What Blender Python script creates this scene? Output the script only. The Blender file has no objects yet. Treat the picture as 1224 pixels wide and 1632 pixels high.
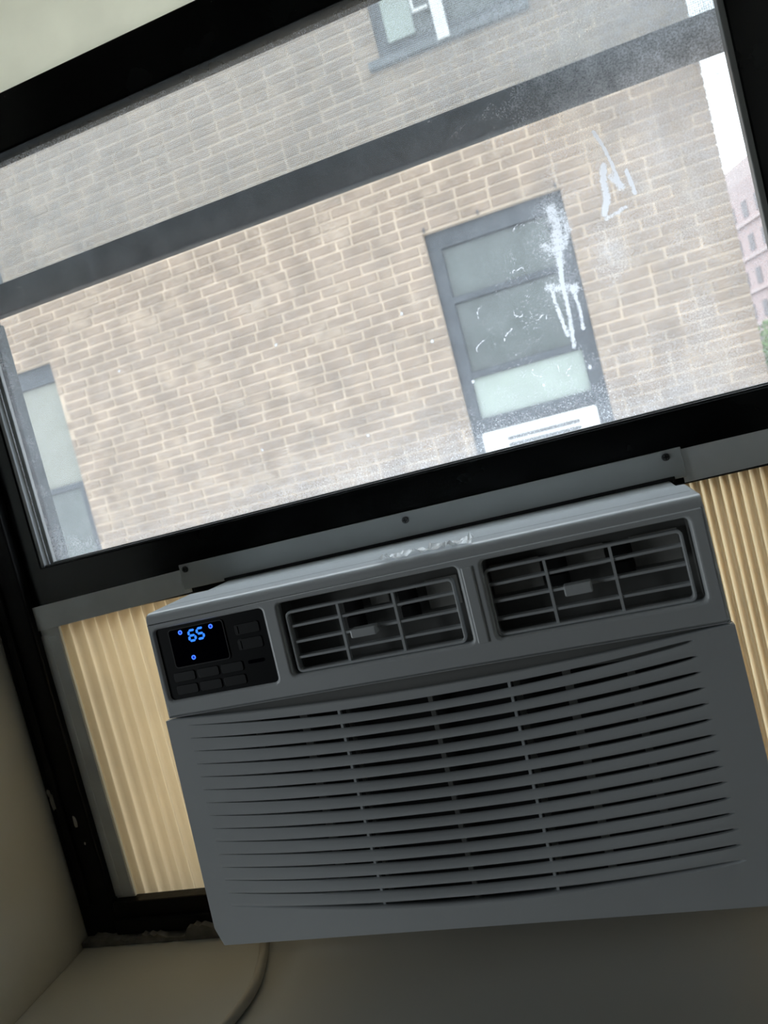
import bpy, bmesh, math, random
import numpy as np
from mathutils import Vector, Matrix

random.seed(7)
rng = np.random.default_rng(7)
SC = bpy.context.scene
COL = SC.collection
OFF = Vector((0.0, -0.73, 1.45))        # the measuring origin is the lens; the window plane sits at y = 0, the floor at z = 0

# ------------------------------------------------------------------ camera
def make_camera():
    f, cx, cy = 1179.0, 612.0, 816.0
    vh = np.array([-3430 - cx, 1780 - cy, f]); X = -vh / np.linalg.norm(vh)
    vv = np.array([4875, 19000, f]); vv = vv - X * (vv @ X); Zd = vv / np.linalg.norm(vv)
    Z = -Zd; Y = np.cross(Z, X)
    R = np.stack([X, Y, Z], 1)          # camera (right, down, forward) from world
    right, down, fwd = R[0], R[1], R[2]
    m = Matrix(((right[0], -down[0], -fwd[0], OFF[0]), (right[1], -down[1], -fwd[1], OFF[1]),
                (right[2], -down[2], -fwd[2], OFF[2]), (0, 0, 0, 1)))
    cd = bpy.data.cameras.new('camera'); cam = bpy.data.objects.new('camera', cd); COL.objects.link(cam)
    cd.sensor_fit = 'VERTICAL'; cd.sensor_height = 36.0; cd.sensor_width = 27.0; cd.lens = f / 1632.0 * 36.0
    cd.clip_start = 0.02; cd.clip_end = 500
    cam.matrix_world = m
    cd.dof.use_dof = True; cd.dof.focus_distance = 0.72; cd.dof.aperture_fstop = 9.5
    SC.camera = cam
make_camera()

# ------------------------------------------------------------------ sky, lights, exposure
SKY = 4.4
w = bpy.data.worlds.new('overcast_sky'); SC.world = w; w.use_nodes = True
bg = w.node_tree.nodes['Background']; bg.inputs[0].default_value = (0.82, 0.91, 1.0, 1); bg.inputs[1].default_value = SKY
def area_light(name, loc, rot, sx, sy, power, color):
    l = bpy.data.lights.new(name, 'AREA'); l.shape = 'RECTANGLE'; l.size = sx; l.size_y = sy; l.energy = power; l.color = color
    o = bpy.data.objects.new(name, l); COL.objects.link(o); o.location = Vector(loc) + OFF; o.rotation_euler = rot
    return o
# added fill light for the appliance front, set by the left wall
area_light('added_left_fill', (-1.56, -0.22, -0.05), (0, -math.pi / 2, 0), 1.2, 0.6, 5.1, (0.88, 0.96, 1.0))
SC.view_settings.view_transform = 'Standard'
SC.view_settings.look = 'None'
SC.view_settings.exposure = 0.0
SC.view_settings.gamma = 1.0
SC.view_settings.use_curve_mapping = False
SC.cycles.use_denoising = True
SC.cycles.max_bounces = 10
SC.cycles.diffuse_bounces = 5
SC.cycles.transparent_max_bounces = 24
SC.cycles.caustics_reflective = False
SC.cycles.caustics_refractive = False
SC.cycles.sample_clamp_indirect = 4.0

# ------------------------------------------------------------------ materials
def new_mat(name):
    m = bpy.data.materials.new(name); m.use_nodes = True
    return m, m.node_tree, m.node_tree.nodes['Principled BSDF']

def link(nt, a, b): nt.links.new(a, b)

def pmat(name, col, rough=0.5, metal=0.0, var=0.0, vscale=8.0, bump=0.0, bscale=60.0, spec=None, rvar=0.0, stretch=None):
    """Principled with gentle colour variation, roughness wear and fine relief."""
    m, nt, b = new_mat(name)
    b.inputs['Base Color'].default_value = (*col, 1); b.inputs['Roughness'].default_value = rough; b.inputs['Metallic'].default_value = metal
    if spec is not None: b.inputs['Specular IOR Level'].default_value = spec
    tc = nt.nodes.new('ShaderNodeNewGeometry')
    src = tc.outputs['Position']
    if stretch:
        mp = nt.nodes.new('ShaderNodeMapping'); mp.inputs['Scale'].default_value = stretch
        link(nt, src, mp.inputs[0]); src = mp.outputs[0]
    if var or rvar:
        n = nt.nodes.new('ShaderNodeTexNoise'); n.inputs['Scale'].default_value = vscale; n.inputs['Detail'].default_value = 5
        link(nt, src, n.inputs['Vector'])
    if var:
        r = nt.nodes.new('ShaderNodeMapRange'); r.inputs[1].default_value = 0.25; r.inputs[2].default_value = 0.75
        r.inputs[3].default_value = 1 - var; r.inputs[4].default_value = 1 + var
        mx = nt.nodes.new('ShaderNodeVectorMath'); mx.operation = 'SCALE'; mx.inputs[0].default_value = col
        link(nt, n.outputs[0], r.inputs[0]); link(nt, r.outputs[0], mx.inputs['Scale']); link(nt, mx.outputs[0], b.inputs['Base Color'])
    if rvar:
        r2 = nt.nodes.new('ShaderNodeMapRange'); r2.inputs[1].default_value = 0.3; r2.inputs[2].default_value = 0.7
        r2.inputs[3].default_value = max(0.02, rough - rvar); r2.inputs[4].default_value = min(1, rough + rvar)
        link(nt, n.outputs[0], r2.inputs[0]); link(nt, r2.outputs[0], b.inputs['Roughness'])
    if bump:
        n2 = nt.nodes.new('ShaderNodeTexNoise'); n2.inputs['Scale'].default_value = bscale; n2.inputs['Detail'].default_value = 4
        link(nt, src, n2.inputs['Vector'])
        bp = nt.nodes.new('ShaderNodeBump'); bp.inputs['Strength'].default_value = bump; bp.inputs['Distance'].default_value = 0.002
        link(nt, n2.outputs[0], bp.inputs['Height']); link(nt, bp.outputs[0], b.inputs['Normal'])
    return m

def emit_mat(name, col, strength):
    m, nt, b = new_mat(name)
    b.inputs['Base Color'].default_value = (0.01, 0.01, 0.02, 1)
    b.inputs['Emission Color'].default_value = (*col, 1); b.inputs['Emission Strength'].default_value = strength
    return m

def translucent_mat(name, col, trans=0.7, rough=0.4, var=0.06, vscale=12.0, gloss=0.05):
    m, nt, b = new_mat(name)
    nt.nodes.remove(b); out = nt.nodes['Material Output']
    g = nt.nodes.new('ShaderNodeNewGeometry')
    n = nt.nodes.new('ShaderNodeTexNoise'); n.inputs['Scale'].default_value = vscale; n.inputs['Detail'].default_value = 4
    link(nt, g.outputs['Position'], n.inputs['Vector'])
    r = nt.nodes.new('ShaderNodeMapRange'); r.inputs[1].default_value = 0.3; r.inputs[2].default_value = 0.7; r.inputs[3].default_value = 1 - var; r.inputs[4].default_value = 1 + var
    mx = nt.nodes.new('ShaderNodeVectorMath'); mx.operation = 'SCALE'; mx.inputs[0].default_value = col
    link(nt, n.outputs[0], r.inputs[0]); link(nt, r.outputs[0], mx.inputs['Scale'])
    d = nt.nodes.new('ShaderNodeBsdfDiffuse'); t = nt.nodes.new('ShaderNodeBsdfTranslucent'); gl = nt.nodes.new('ShaderNodeBsdfGlossy'); gl.inputs['Roughness'].default_value = rough
    link(nt, mx.outputs[0], d.inputs[0]); link(nt, mx.outputs[0], t.inputs[0])
    m1 = nt.nodes.new('ShaderNodeMixShader'); m1.inputs[0].default_value = trans; m2 = nt.nodes.new('ShaderNodeMixShader'); m2.inputs[0].default_value = gloss
    link(nt, d.outputs[0], m1.inputs[1]); link(nt, t.outputs[0], m1.inputs[2]); link(nt, m1.outputs[0], m2.inputs[1]); link(nt, gl.outputs[0], m2.inputs[2])
    link(nt, m2.outputs[0], out.inputs[0])
    return m

def dirty_glass(name, base_haze=None):
    """Clear pane carrying a layer of dust: attributes haze / streak / speck say where the dirt lies."""
    m, nt, b = new_mat(name); N = nt.nodes; N.remove(b); out = N['Material Output']
    pos = N.new('ShaderNodeNewGeometry').outputs['Position']
    def attr(a):
        n = N.new('ShaderNodeAttribute'); n.attribute_name = a; return n.outputs['Fac']
    def noise(s, detail=4, rough=0.6):
        n = N.new('ShaderNodeTexNoise'); n.inputs['Scale'].default_value = s; n.inputs['Detail'].default_value = detail; n.inputs['Roughness'].default_value = rough
        link(nt, pos, n.inputs['Vector']); return n.outputs[0]
    def rng_(v, a, b_, c, d):
        n = N.new('ShaderNodeMapRange'); n.inputs[1].default_value = a; n.inputs[2].default_value = b_; n.inputs[3].default_value = c; n.inputs[4].default_value = d
        link(nt, v, n.inputs[0]); return n.outputs[0]
    def op(o, a, b_):
        n = N.new('ShaderNodeMath'); n.operation = o
        for i, v in enumerate((a, b_)):
            if isinstance(v, (int, float)): n.inputs[i].default_value = v
            else: link(nt, v, n.inputs[i])
        return n.outputs[0]
    hz = op('MULTIPLY', attr('haze'), rng_(noise(45), 0.3, 0.7, 0.72, 1.28))
    hz = op('MULTIPLY', hz, rng_(noise(520, 2), 0.35, 0.65, 0.72, 1.28))
    stn = noise(300, 3, 0.7)
    st = rng_(op('ADD', op('MULTIPLY', attr('streak'), 1.0), op('MULTIPLY', op('SUBTRACT', stn, 0.5), 1.1)), 0.34, 0.78, 0.0, 0.85)
    st = op('MULTIPLY', st, rng_(attr('streak'), 0.02, 0.2, 0.0, 1.0))
    vo = N.new('ShaderNodeTexVoronoi'); vo.inputs['Scale'].default_value = 420
    link(nt, pos, vo.inputs['Vector'])
    cl = rng_(noise(55, 5), 0.35, 0.7, 0.15, 1.0)
    sp = op('MULTIPLY', op('MULTIPLY', rng_(vo.outputs['Distance'], 0.22, 0.34, 1.0, 0.0), cl), attr('speck'))
    fac = op('MINIMUM', op('ADD', op('ADD', hz, st), sp), 0.93)
    dif = N.new('ShaderNodeBsdfDiffuse'); dif.inputs[0].default_value = (0.70, 0.72, 0.75, 1)
    tra = N.new('ShaderNodeBsdfTranslucent'); tra.inputs[0].default_value = (0.86, 0.905, 0.98, 1)
    mx = N.new('ShaderNodeMixShader'); mx.inputs[0].default_value = 0.85
    link(nt, dif.outputs[0], mx.inputs[1]); link(nt, tra.outputs[0], mx.inputs[2])
    tr = N.new('ShaderNodeBsdfTransparent'); tr.inputs[0].default_value = (0.97, 0.985, 0.98, 1)
    gl = N.new('ShaderNodeBsdfGlossy'); gl.inputs['Roughness'].default_value = 0.02
    mg = N.new('ShaderNodeMixShader'); mg.inputs[0].default_value = 0.035
    link(nt, tr.outputs[0], mg.inputs[1]); link(nt, gl.outputs[0], mg.inputs[2])
    mf = N.new('ShaderNodeMixShader'); link(nt, fac, mf.inputs[0]); link(nt, mg.outputs[0], mf.inputs[1]); link(nt, mx.outputs[0], mf.inputs[2])
    link(nt, mf.outputs[0], out.inputs[0])
    return m

def brick_mat(name, brick, mortar, smear):
    """Fired clay with tone drift over the wall and patches of smeared old mortar."""
    m, nt, b = new_mat(name); N = nt.nodes
    g = N.new('ShaderNodeNewGeometry'); pos = g.outputs['Position']
    oi = N.new('ShaderNodeObjectInfo')
    n1 = N.new('ShaderNodeTexNoise'); n1.inputs['Scale'].default_value = 5.5; n1.inputs['Detail'].default_value = 3; link(nt, pos, n1.inputs['Vector'])
    n2 = N.new('ShaderNodeTexNoise'); n2.inputs['Scale'].default_value = 6.0; n2.inputs['Detail'].default_value = 7; n2.inputs['Roughness'].default_value = 0.62; link(nt, pos, n2.inputs['Vector'])
    cr = N.new('ShaderNodeValToRGB'); link(nt, n1.outputs[0], cr.inputs[0])
    e = cr.color_ramp.elements
    e[0].position = 0.3; e[0].color = (*[c * 0.8 for c in brick], 1)
    e[1].position = 0.7; e[1].color = (*[c * 1.14 for c in brick], 1)
    mr = N.new('ShaderNodeMapRange'); mr.inputs[1].default_value = 0.53; mr.inputs[2].default_value = 0.70; mr.inputs[3].default_value = 0.0; mr.inputs[4].default_value = smear
    link(nt, n2.outputs[0], mr.inputs[0])
    mx = N.new('ShaderNodeMix'); mx.data_type = 'RGBA'; link(nt, mr.outputs[0], mx.inputs[0]); link(nt, cr.outputs[0], mx.inputs[6]); mx.inputs[7].default_value = (*mortar, 1)
    link(nt, mx.outputs[2], b.inputs['Base Color']); b.inputs['Roughness'].default_value = 0.9
    bp = N.new('ShaderNodeBump'); bp.inputs['Strength'].default_value = 0.5; bp.inputs['Distance'].default_value = 0.004
    n3 = N.new('ShaderNodeTexNoise'); n3.inputs['Scale'].default_value = 90; link(nt, pos, n3.inputs['Vector']); link(nt, n3.outputs[0], bp.inputs['Height']); link(nt, bp.outputs[0], b.inputs['Normal'])
    return m

M = {}
M['plastic'] = pmat('white_abs_plastic', (0.80, 0.83, 0.85), 0.22, var=0.02, vscale=20, bump=0.06, bscale=900, spec=0.8)
M['plastic_dim'] = pmat('grey_duct_and_shade_plastic', (0.30, 0.30, 0.29), 0.5, var=0.08)
M['plastic_dark'] = pmat('dark_filter_mesh', (0.012, 0.012, 0.013), 0.8, var=0.2, vscale=40)
M['duct_pale'] = pmat('pale_duct_plastic', (0.52, 0.51, 0.48), 0.35, var=0.15, vscale=50, bump=0.2, bscale=120)
M['steel_white'] = pmat('painted_steel', (0.62, 0.64, 0.64), 0.38, var=0.03, bump=0.04, bscale=300)
M['bracket'] = pmat('grey_painted_bracket', (0.50, 0.52, 0.52), 0.45, var=0.04, vscale=25)
M['rail_plastic'] = pmat('grey_plastic_rail', (0.74, 0.76, 0.77), 0.5, var=0.10, vscale=18, bump=0.1, bscale=40)
M['black_gloss'] = pmat('black_anodised_frame', (0.005, 0.006, 0.006), 0.22, var=0.4, vscale=15, rvar=0.08)
M['black_worn'] = pmat('worn_black_paint', (0.004, 0.004, 0.004), 0.5, var=0.5, vscale=40, bump=0.4, bscale=80, spec=0.2)
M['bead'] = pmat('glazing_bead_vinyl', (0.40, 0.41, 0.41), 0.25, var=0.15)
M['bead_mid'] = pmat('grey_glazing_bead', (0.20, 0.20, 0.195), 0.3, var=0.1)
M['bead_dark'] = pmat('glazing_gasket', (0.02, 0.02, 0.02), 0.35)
M['sash_grey'] = pmat('weathered_dark_sash', (0.045, 0.06, 0.07), 0.6, var=0.35, vscale=22, bump=0.2)
M['wire'] = pmat('pale_screen_wire', (0.70, 0.68, 0.65), 0.6, var=0.05)
M['screw'] = pmat('steel_screw', (0.20, 0.20, 0.20), 0.3, 1.0, var=0.1)
M['screw_slot'] = pmat('screw_recess', (0.01, 0.01, 0.01), 0.6)
M['panel_black'] = pmat('matte_black_panel', (0.006, 0.007, 0.009), 0.5, var=0.1, spec=0.25)
M['button'] = pmat('black_rubber_button', (0.009, 0.010, 0.012), 0.5, var=0.15)
M['button_edge'] = pmat('button_groove', (0.035, 0.036, 0.038), 0.5)
M['display'] = pmat('dark_display_glass', (0.002, 0.002, 0.006), 0.08)
M['digit'] = emit_mat('blue_digit', (0.03, 0.22, 1.0), 1.3)
M['led'] = emit_mat('blue_led_ring', (0.05, 0.20, 1.0), 1.5)
M['led_core'] = emit_mat('blue_led_core', (0.005, 0.02, 0.8), 0.7)
M['pleat'] = translucent_mat('cream_accordion_vinyl', (0.82, 0.68, 0.43), 0.80)
M['transom'] = translucent_mat('pale_green_frosted_pane', (0.93, 0.92, 0.82), 0.88, var=0.07, vscale=9)
M['cord'] = pmat('grey_cord_vinyl', (0.50, 0.475, 0.41), 0.5)
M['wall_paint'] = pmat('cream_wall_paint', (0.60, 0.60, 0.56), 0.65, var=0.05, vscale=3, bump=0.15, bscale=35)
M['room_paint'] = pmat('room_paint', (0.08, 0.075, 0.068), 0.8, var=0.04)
M['floor_wood'] = pmat('dull_wood_floor', (0.20, 0.14, 0.09), 0.5, var=0.25, vscale=6, stretch=(1, 9, 1))
M['flake'] = pmat('flaked_white_paint', (0.42, 0.41, 0.38), 0.7, var=0.3, vscale=120)
M['caulk'] = pmat('smeared_caulk', (0.20, 0.195, 0.18), 0.7, var=0.35, vscale=60, bump=0.5, bscale=120)
M['mortar'] = brick_mat('pale_mortar', (0.355, 0.276, 0.204), (0.30, 0.23, 0.168), 0.5)
M['brick'] = brick_mat('tan_brick', (0.198, 0.145, 0.107), (0.325, 0.252, 0.186), 0.62)
M['sill_stone'] = pmat('grey_stone_sill', (0.09, 0.095, 0.10), 0.8, var=0.2)
M['far_frame'] = pmat('dark_window_frame', (0.022, 0.027, 0.034), 0.5, var=0.2)
M['far_glass'] = pmat('grey_green_window_glass', (0.055, 0.064, 0.060), 0.3, var=0.22, vscale=5)
M['far_pale'] = pmat('pale_blind', (0.24, 0.27, 0.235), 0.5, var=0.10, vscale=9)  # pale green-white of the lower pane and side panel
M['far_shade'] = pmat('drawn_shade', (0.16, 0.158, 0.132), 0.6, var=0.14, vscale=3)
M['far_white'] = pmat('white_window_metal', (0.60, 0.585, 0.56), 0.5, var=0.05)
M['far_slot'] = pmat('shaded_slot', (0.10, 0.10, 0.10), 0.7)
M['pink_wall'] = pmat('pink_stucco', (0.37, 0.275, 0.26), 0.9, var=0.06, vscale=1.5)
M['pink_window'] = pmat('far_window_glass', (0.13, 0.105, 0.105), 0.5, var=0.2)
M['belt'] = pmat('pale_belt_course', (0.42, 0.33, 0.31), 0.9)
M['leaf'] = pmat('street_tree_leaf', (0.10, 0.16, 0.04), 0.7, var=0.3, vscale=4)
M['bark'] = pmat('bark', (0.10, 0.08, 0.06), 0.9, var=0.3)
M['asphalt'] = pmat('alley_paving', (0.12, 0.12, 0.115), 0.9, var=0.15, vscale=2)
def tape_mat():
    m, nt, b = new_mat('clear_sticky_tape')
    b.inputs['Base Color'].default_value = (0.95, 0.96, 0.96, 1); b.inputs['Roughness'].default_value = 0.08; b.inputs['Specular IOR Level'].default_value = 1.0
    b.inputs['Alpha'].default_value = 0.7
    return m
M['tape'] = tape_mat()

# ------------------------------------------------------------------ builders
WORLD = {}
def finish(name, me, mat, parent=None, origin=None, smooth=False):
    """Link a mesh given in lens-origin metres as one object whose origin sits in its middle."""
    mats = mat if isinstance(mat, (list, tuple)) else [mat]
    for m_ in mats: me.materials.append(m_)
    n = len(me.vertices); co = np.empty(n * 3); me.vertices.foreach_get('co', co); co = co.reshape(-1, 3)
    c = (co.min(0) + co.max(0)) / 2 if origin is None else np.array(origin)
    me.vertices.foreach_set('co', (co - c).ravel()); me.update()
    if smooth:
        me.polygons.foreach_set('use_smooth', np.ones(len(me.polygons), bool))
    o = bpy.data.objects.new(name, me); COL.objects.link(o)
    wl = Vector(c) + OFF
    WORLD[o.name] = wl
    if parent is not None:
        o.parent = parent; o.location = wl - WORLD[parent.name]
    else: o.location = wl
    return o

def empty(name, loc, label=None, cat=None, group=None, kind=None, parent=None):
    o = bpy.data.objects.new(name, None); COL.objects.link(o); o.empty_display_size = 0.05
    wl = Vector(loc) + OFF; WORLD[o.name] = wl
    if parent is not None: o.parent = parent; o.location = wl - WORLD[parent.name]
    else: o.location = wl
    return tag(o, label, cat, group, kind)

def tag(o, label=None, cat=None, group=None, kind=None):
    if label: o['label'] = label
    if cat: o['category'] = cat
    if group: o['group'] = group
    if kind: o['kind'] = kind
    return o

class MB:
    def __init__(s): s.bm = bmesh.new()
    def box(s, x0, x1, y0, y1, z0, z1, bev=0.0, seg=2):
        t = bmesh.new(); bmesh.ops.create_cube(t, size=1)
        for v in t.verts: v.co = Vector(((x0 + x1) / 2 + v.co.x * (x1 - x0), (y0 + y1) / 2 + v.co.y * (y1 - y0), (z0 + z1) / 2 + v.co.z * (z1 - z0)))
        if bev: bmesh.ops.bevel(t, geom=t.edges[:], offset=bev, segments=seg, affect='EDGES', profile=0.5)
        s.join(t); return s
    def join(s, t):
        me = bpy.data.meshes.new('tmp'); t.to_mesh(me); t.free(); s.bm.from_mesh(me); bpy.data.meshes.remove(me)
    def tube(s, pts, r, n=10):
        pts = [Vector(p) for p in pts]; rings = []
        for i, p in enumerate(pts):
            d = (pts[min(i + 1, len(pts) - 1)] - pts[max(i - 1, 0)]).normalized()
            a = d.orthogonal().normalized() if i == 0 else (a_prev - d * a_prev.dot(d)).normalized()
            a_prev = a; b = d.cross(a)
            rr = r[i] if isinstance(r, (list, tuple)) else r
            rings.append([s.bm.verts.new(p + (a * math.cos(2 * math.pi * k / n) + b * math.sin(2 * math.pi * k / n)) * rr) for k in range(n)])
        for A, B in zip(rings, rings[1:]):
            for k in range(n): s.bm.faces.new((A[k], A[(k + 1) % n], B[(k + 1) % n], B[k]))
        s.bm.faces.new(rings[0][::-1]); s.bm.faces.new(rings[-1]); return s
    def prism(s, outline, y0, y1):
        """outline (x, z) counter-clockwise seen from the room; extruded from y0 back to y1."""
        a = [s.bm.verts.new((x, y0, z)) for x, z in outline]; b = [s.bm.verts.new((x, y1, z)) for x, z in outline]
        n = len(a); s.bm.faces.new(a); s.bm.faces.new(b[::-1])
        for i in range(n): s.bm.faces.new((a[i], b[i], b[(i + 1) % n], a[(i + 1) % n]))
        return s
    def xprism(s, prof, x0, x1, inset=.0012):
        """profile (y, z) swept along x, its ends drawn in a little"""
        cy = sum(p[0] for p in prof) / len(prof); cz = sum(p[1] for p in prof) / len(prof)
        sh = lambda p, k: (p[0] + (cy - p[0]) * k * .12, p[1] + (cz - p[1]) * k * .12)
        rings = []
        for x, k in ((x0, 1), (x0 + inset, 0), (x1 - inset, 0), (x1, 1)):
            rings.append([s.bm.verts.new((x, *sh(p, k))) for p in prof])
        n = len(prof)
        for A, B in zip(rings, rings[1:]):
            for i in range(n): s.bm.faces.new((A[i], A[(i + 1) % n], B[(i + 1) % n], B[i]))
        s.bm.faces.new(rings[0][::-1]); s.bm.faces.new(rings[-1]); return s
    def cyl(s, c, r, y0, y1, n=16):
        return s.prism([(c[0] + r * math.cos(2 * math.pi * k / n), c[1] + r * math.sin(2 * math.pi * k / n)) for k in range(n)], y0, y1)
    def mesh(s, fn=None):
        bmesh.ops.recalc_face_normals(s.bm, faces=s.bm.faces[:])
        me = bpy.data.meshes.new('mesh'); s.bm.to_mesh(me); s.bm.free()
        if fn: warp(me, fn)
        return me
    def build(s, name, mat, parent=None, fn=None, origin=None, smooth=False):
        return finish(name, s.mesh(fn), mat, parent, origin, smooth)

def warp(me, fn):
    n = len(me.vertices); co = np.empty(n * 3); me.vertices.foreach_get('co', co); co = co.reshape(-1, 3)
    me.vertices.foreach_set('co', fn(co).ravel()); me.update()

def rrect(x0, x1, z0, z1, r=0.003, n=4):
    pts = []
    for cx, cz, a0 in ((x1 - r, z1 - r, 0), (x0 + r, z1 - r, 90), (x0 + r, z0 + r, 180), (x1 - r, z0 + r, 270)):
        for k in range(n + 1):
            a = math.radians(a0 + 90 * k / n); pts.append((cx + r * math.cos(a), cz + r * math.sin(a)))
    return pts

def plate(outline, holes, y0, thick, bev=0.0, res=2):
    """Flat plate with holes, bevelled rims, front face at y0, reaching back by thick."""
    cu = bpy.data.curves.new('tmp', 'CURVE'); cu.dimensions = '2D'; cu.fill_mode = 'BOTH'
    for loop in [outline] + list(holes):
        sp = cu.splines.new('POLY'); sp.points.add(len(loop) - 1); sp.use_cyclic_u = True
        for p, (x, z) in zip(sp.points, loop): p.co = (x, z, 0, 1)
    cu.extrude = thick / 2 - bev; cu.bevel_depth = bev; cu.bevel_resolution = res
    if bev: cu.offset = -bev
    ob = bpy.data.objects.new('tmp', cu); COL.objects.link(ob)
    dg = bpy.context.evaluated_depsgraph_get()
    me = bpy.data.meshes.new_from_object(ob.evaluated_get(dg))
    bpy.data.objects.remove(ob); bpy.data.curves.remove(cu)
    me.materials.clear()
    bm = bmesh.new(); bm.from_mesh(me); bmesh.ops.remove_doubles(bm, verts=bm.verts[:], dist=1e-6); bm.to_mesh(me); bm.free()
    warp(me, lambda c: np.stack([c[:, 0], y0 + thick / 2 - c[:, 2], c[:, 1]], 1))
    return me

def link_copy(src, loc_world_delta, parent=None):
    c = src.copy(); COL.objects.link(c); WORLD[c.name] = WORLD[src.name] + loc_world_delta
    p = parent if parent is not None else src.parent
    c.parent = p; c.location = WORLD[c.name] - (WORLD[p.name] if p is not None else Vector())
    return c

# ------------------------------------------------------------------ room shell
RX0, RX1, RY0, RYF, RZ0, RZ1 = -1.6, 1.9, -2.6, 0.40, -1.45, 1.15
WX0, WX1, WZ0, WZ1 = -0.7115, 0.290, -0.478, 0.80      # window opening
YO = 0.86                                               # outer face of the window wall
mb = MB()
for x0, x1, z0, z1 in ((RX0 - .15, WX0, RZ0, RZ1), (WX1, RX1 + .15, RZ0, RZ1), (WX0, WX1, RZ0, WZ0 - .03), (WX0, WX1, WZ1, RZ1)):
    mb.box(x0, x1, RYF, YO, z0, z1)
tag(mb.build('wall_front', M['wall_paint']), 'cream painted window wall with a deep reveal beside the black window frame', 'wall', kind='structure')
mb = MB(); LX0, LX1 = RX0 - 0.15, RX0
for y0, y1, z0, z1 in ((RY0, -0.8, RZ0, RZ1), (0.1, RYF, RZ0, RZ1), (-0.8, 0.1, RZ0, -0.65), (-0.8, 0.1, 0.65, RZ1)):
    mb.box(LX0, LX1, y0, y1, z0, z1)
tag(mb.build('wall_left', M['room_paint']), 'dim side wall of the room around the added window', 'wall', kind='structure')
tag(MB().box(RX1, RX1 + .15, RY0, RYF, RZ0, RZ1).build('wall_right', M['room_paint']), 'dim wall of the room opposite the added window', 'wall', kind='structure')
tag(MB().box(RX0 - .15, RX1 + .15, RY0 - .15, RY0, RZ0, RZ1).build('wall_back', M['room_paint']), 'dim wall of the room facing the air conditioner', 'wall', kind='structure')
tag(MB().box(RX0 - .15, RX1 + .15, RY0 - .15, YO, RZ0 - .2, RZ0).build('floor', M['floor_wood']), 'dull brown floor of the room', 'floor', kind='structure')
tag(MB().box(RX0 - .15, RX1 + .15, RY0 - .15, YO, RZ1, RZ1 + .15).build('ceiling', M['room_paint']), 'pale ceiling of the room', 'ceiling', kind='structure')
tag(MB().box(WX0, WX1, 0.375, YO, WZ0 - .03, WZ0, bev=0.006).build('trim_1', M['wall_paint']), 'cream painted window sill below the air conditioner', 'sill', kind='structure')
me = plate([(-.8, -.65), (.1, -.65), (.1, .65), (-.8, .65)], [[(-.75, -.60), (.05, -.60), (.05, -.03), (-.75, -.03)], [(-.75, .03), (.05, .03), (.05, .60), (-.75, .60)]], 0, 0.04)
warp(me, lambda c: np.stack([RX0 - 0.07 - c[:, 1], c[:, 0], c[:, 2]], 1))
w2 = tag(finish('added_window', me, M['far_white']), 'unseen white window added in the side wall for the fill light', 'window', kind='structure')  # unseen window, added only to go with the fill light
MB().box(RX0 - .10, RX0 - .09, -.78, .08, -.63, .63).build('drawn_shade', M['far_shade'], w2)  # added opaque shade, keeps sky light out of the opening

# ------------------------------------------------------------------ the window the air conditioner sits in
win = empty('window_1', (-0.21, 0.76, -0.478), 'black framed sash window raised above the air conditioner', 'window', kind='structure')
mb = MB().box(WX0 + .0005, -0.662, 0.722, 0.815, WZ0, WZ1, bev=0.0025); mb.box(-0.6985, -0.690, 0.718, 0.724, -0.43, WZ1, bev=0.001)
mb.build('left_jamb', M['black_worn'], win)
mb = MB().box(0.262, WX1 - .0005, 0.722, 0.815, WZ0, WZ1, bev=0.0025)
mb.build('right_jamb', M['black_worn'], win)
mb = MB().box(-0.662, 0.262, 0.739, 0.815, WZ0, -0.446, bev=0.003); mb.box(-0.662, 0.262, 0.722, 0.7388, WZ0, -0.4325, bev=0.002); mb.box(-0.662, 0.262, 0.716, 0.724, -0.470, -0.452, bev=0.002)
mb.build('sill_frame', M['black_worn'], win)
MB().box(-0.662, 0.262, 0.722, 0.815, 0.745, WZ1, bev=0.0025).build('head_frame', M['black_worn'], win)
# raised inner sash: frame > glass_pane, glazing_bead
GX0, GX1, GZ0, GZ1 = -0.638, 0.196, -0.0165, 0.444
me = plate([(-0.700, -0.086), (0.262, -0.086), (0.262, 0.504), (-0.700, 0.504)],
           [[(GX0, GZ0), (GX1, GZ0), (GX1, GZ1), (GX0, GZ1)]], 0.7345, 0.0285, bev=0.0022)
sash = finish('inner_sash', me, M['black_gloss'], win)
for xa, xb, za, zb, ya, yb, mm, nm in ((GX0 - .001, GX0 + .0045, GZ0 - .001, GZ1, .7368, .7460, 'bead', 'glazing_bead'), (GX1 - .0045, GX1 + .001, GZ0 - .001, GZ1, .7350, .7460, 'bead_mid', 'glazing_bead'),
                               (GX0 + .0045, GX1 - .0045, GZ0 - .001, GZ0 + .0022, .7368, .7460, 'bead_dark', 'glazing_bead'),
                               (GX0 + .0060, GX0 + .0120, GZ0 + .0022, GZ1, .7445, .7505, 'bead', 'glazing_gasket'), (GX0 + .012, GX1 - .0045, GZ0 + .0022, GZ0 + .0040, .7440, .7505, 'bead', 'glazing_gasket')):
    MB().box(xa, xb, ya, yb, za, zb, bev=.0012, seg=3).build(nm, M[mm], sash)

def seg_dist(x, z, pts):
    d = np.full(x.shape, 9.0)
    for (x0, z0), (x1, z1) in zip(pts, pts[1:]):
        dx, dz = x1 - x0, z1 - z0; t = np.clip(((x - x0) * dx + (z - z0) * dz) / (dx * dx + dz * dz), 0, 1)
        d = np.minimum(d, np.hypot(x - x0 - t * dx, z - z0 - t * dz))
    return d

def gauss(x, z, cx, cz, rx, rz): return np.exp(-((x - cx) / rx) ** 2 - ((z - cz) / rz) ** 2)

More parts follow.
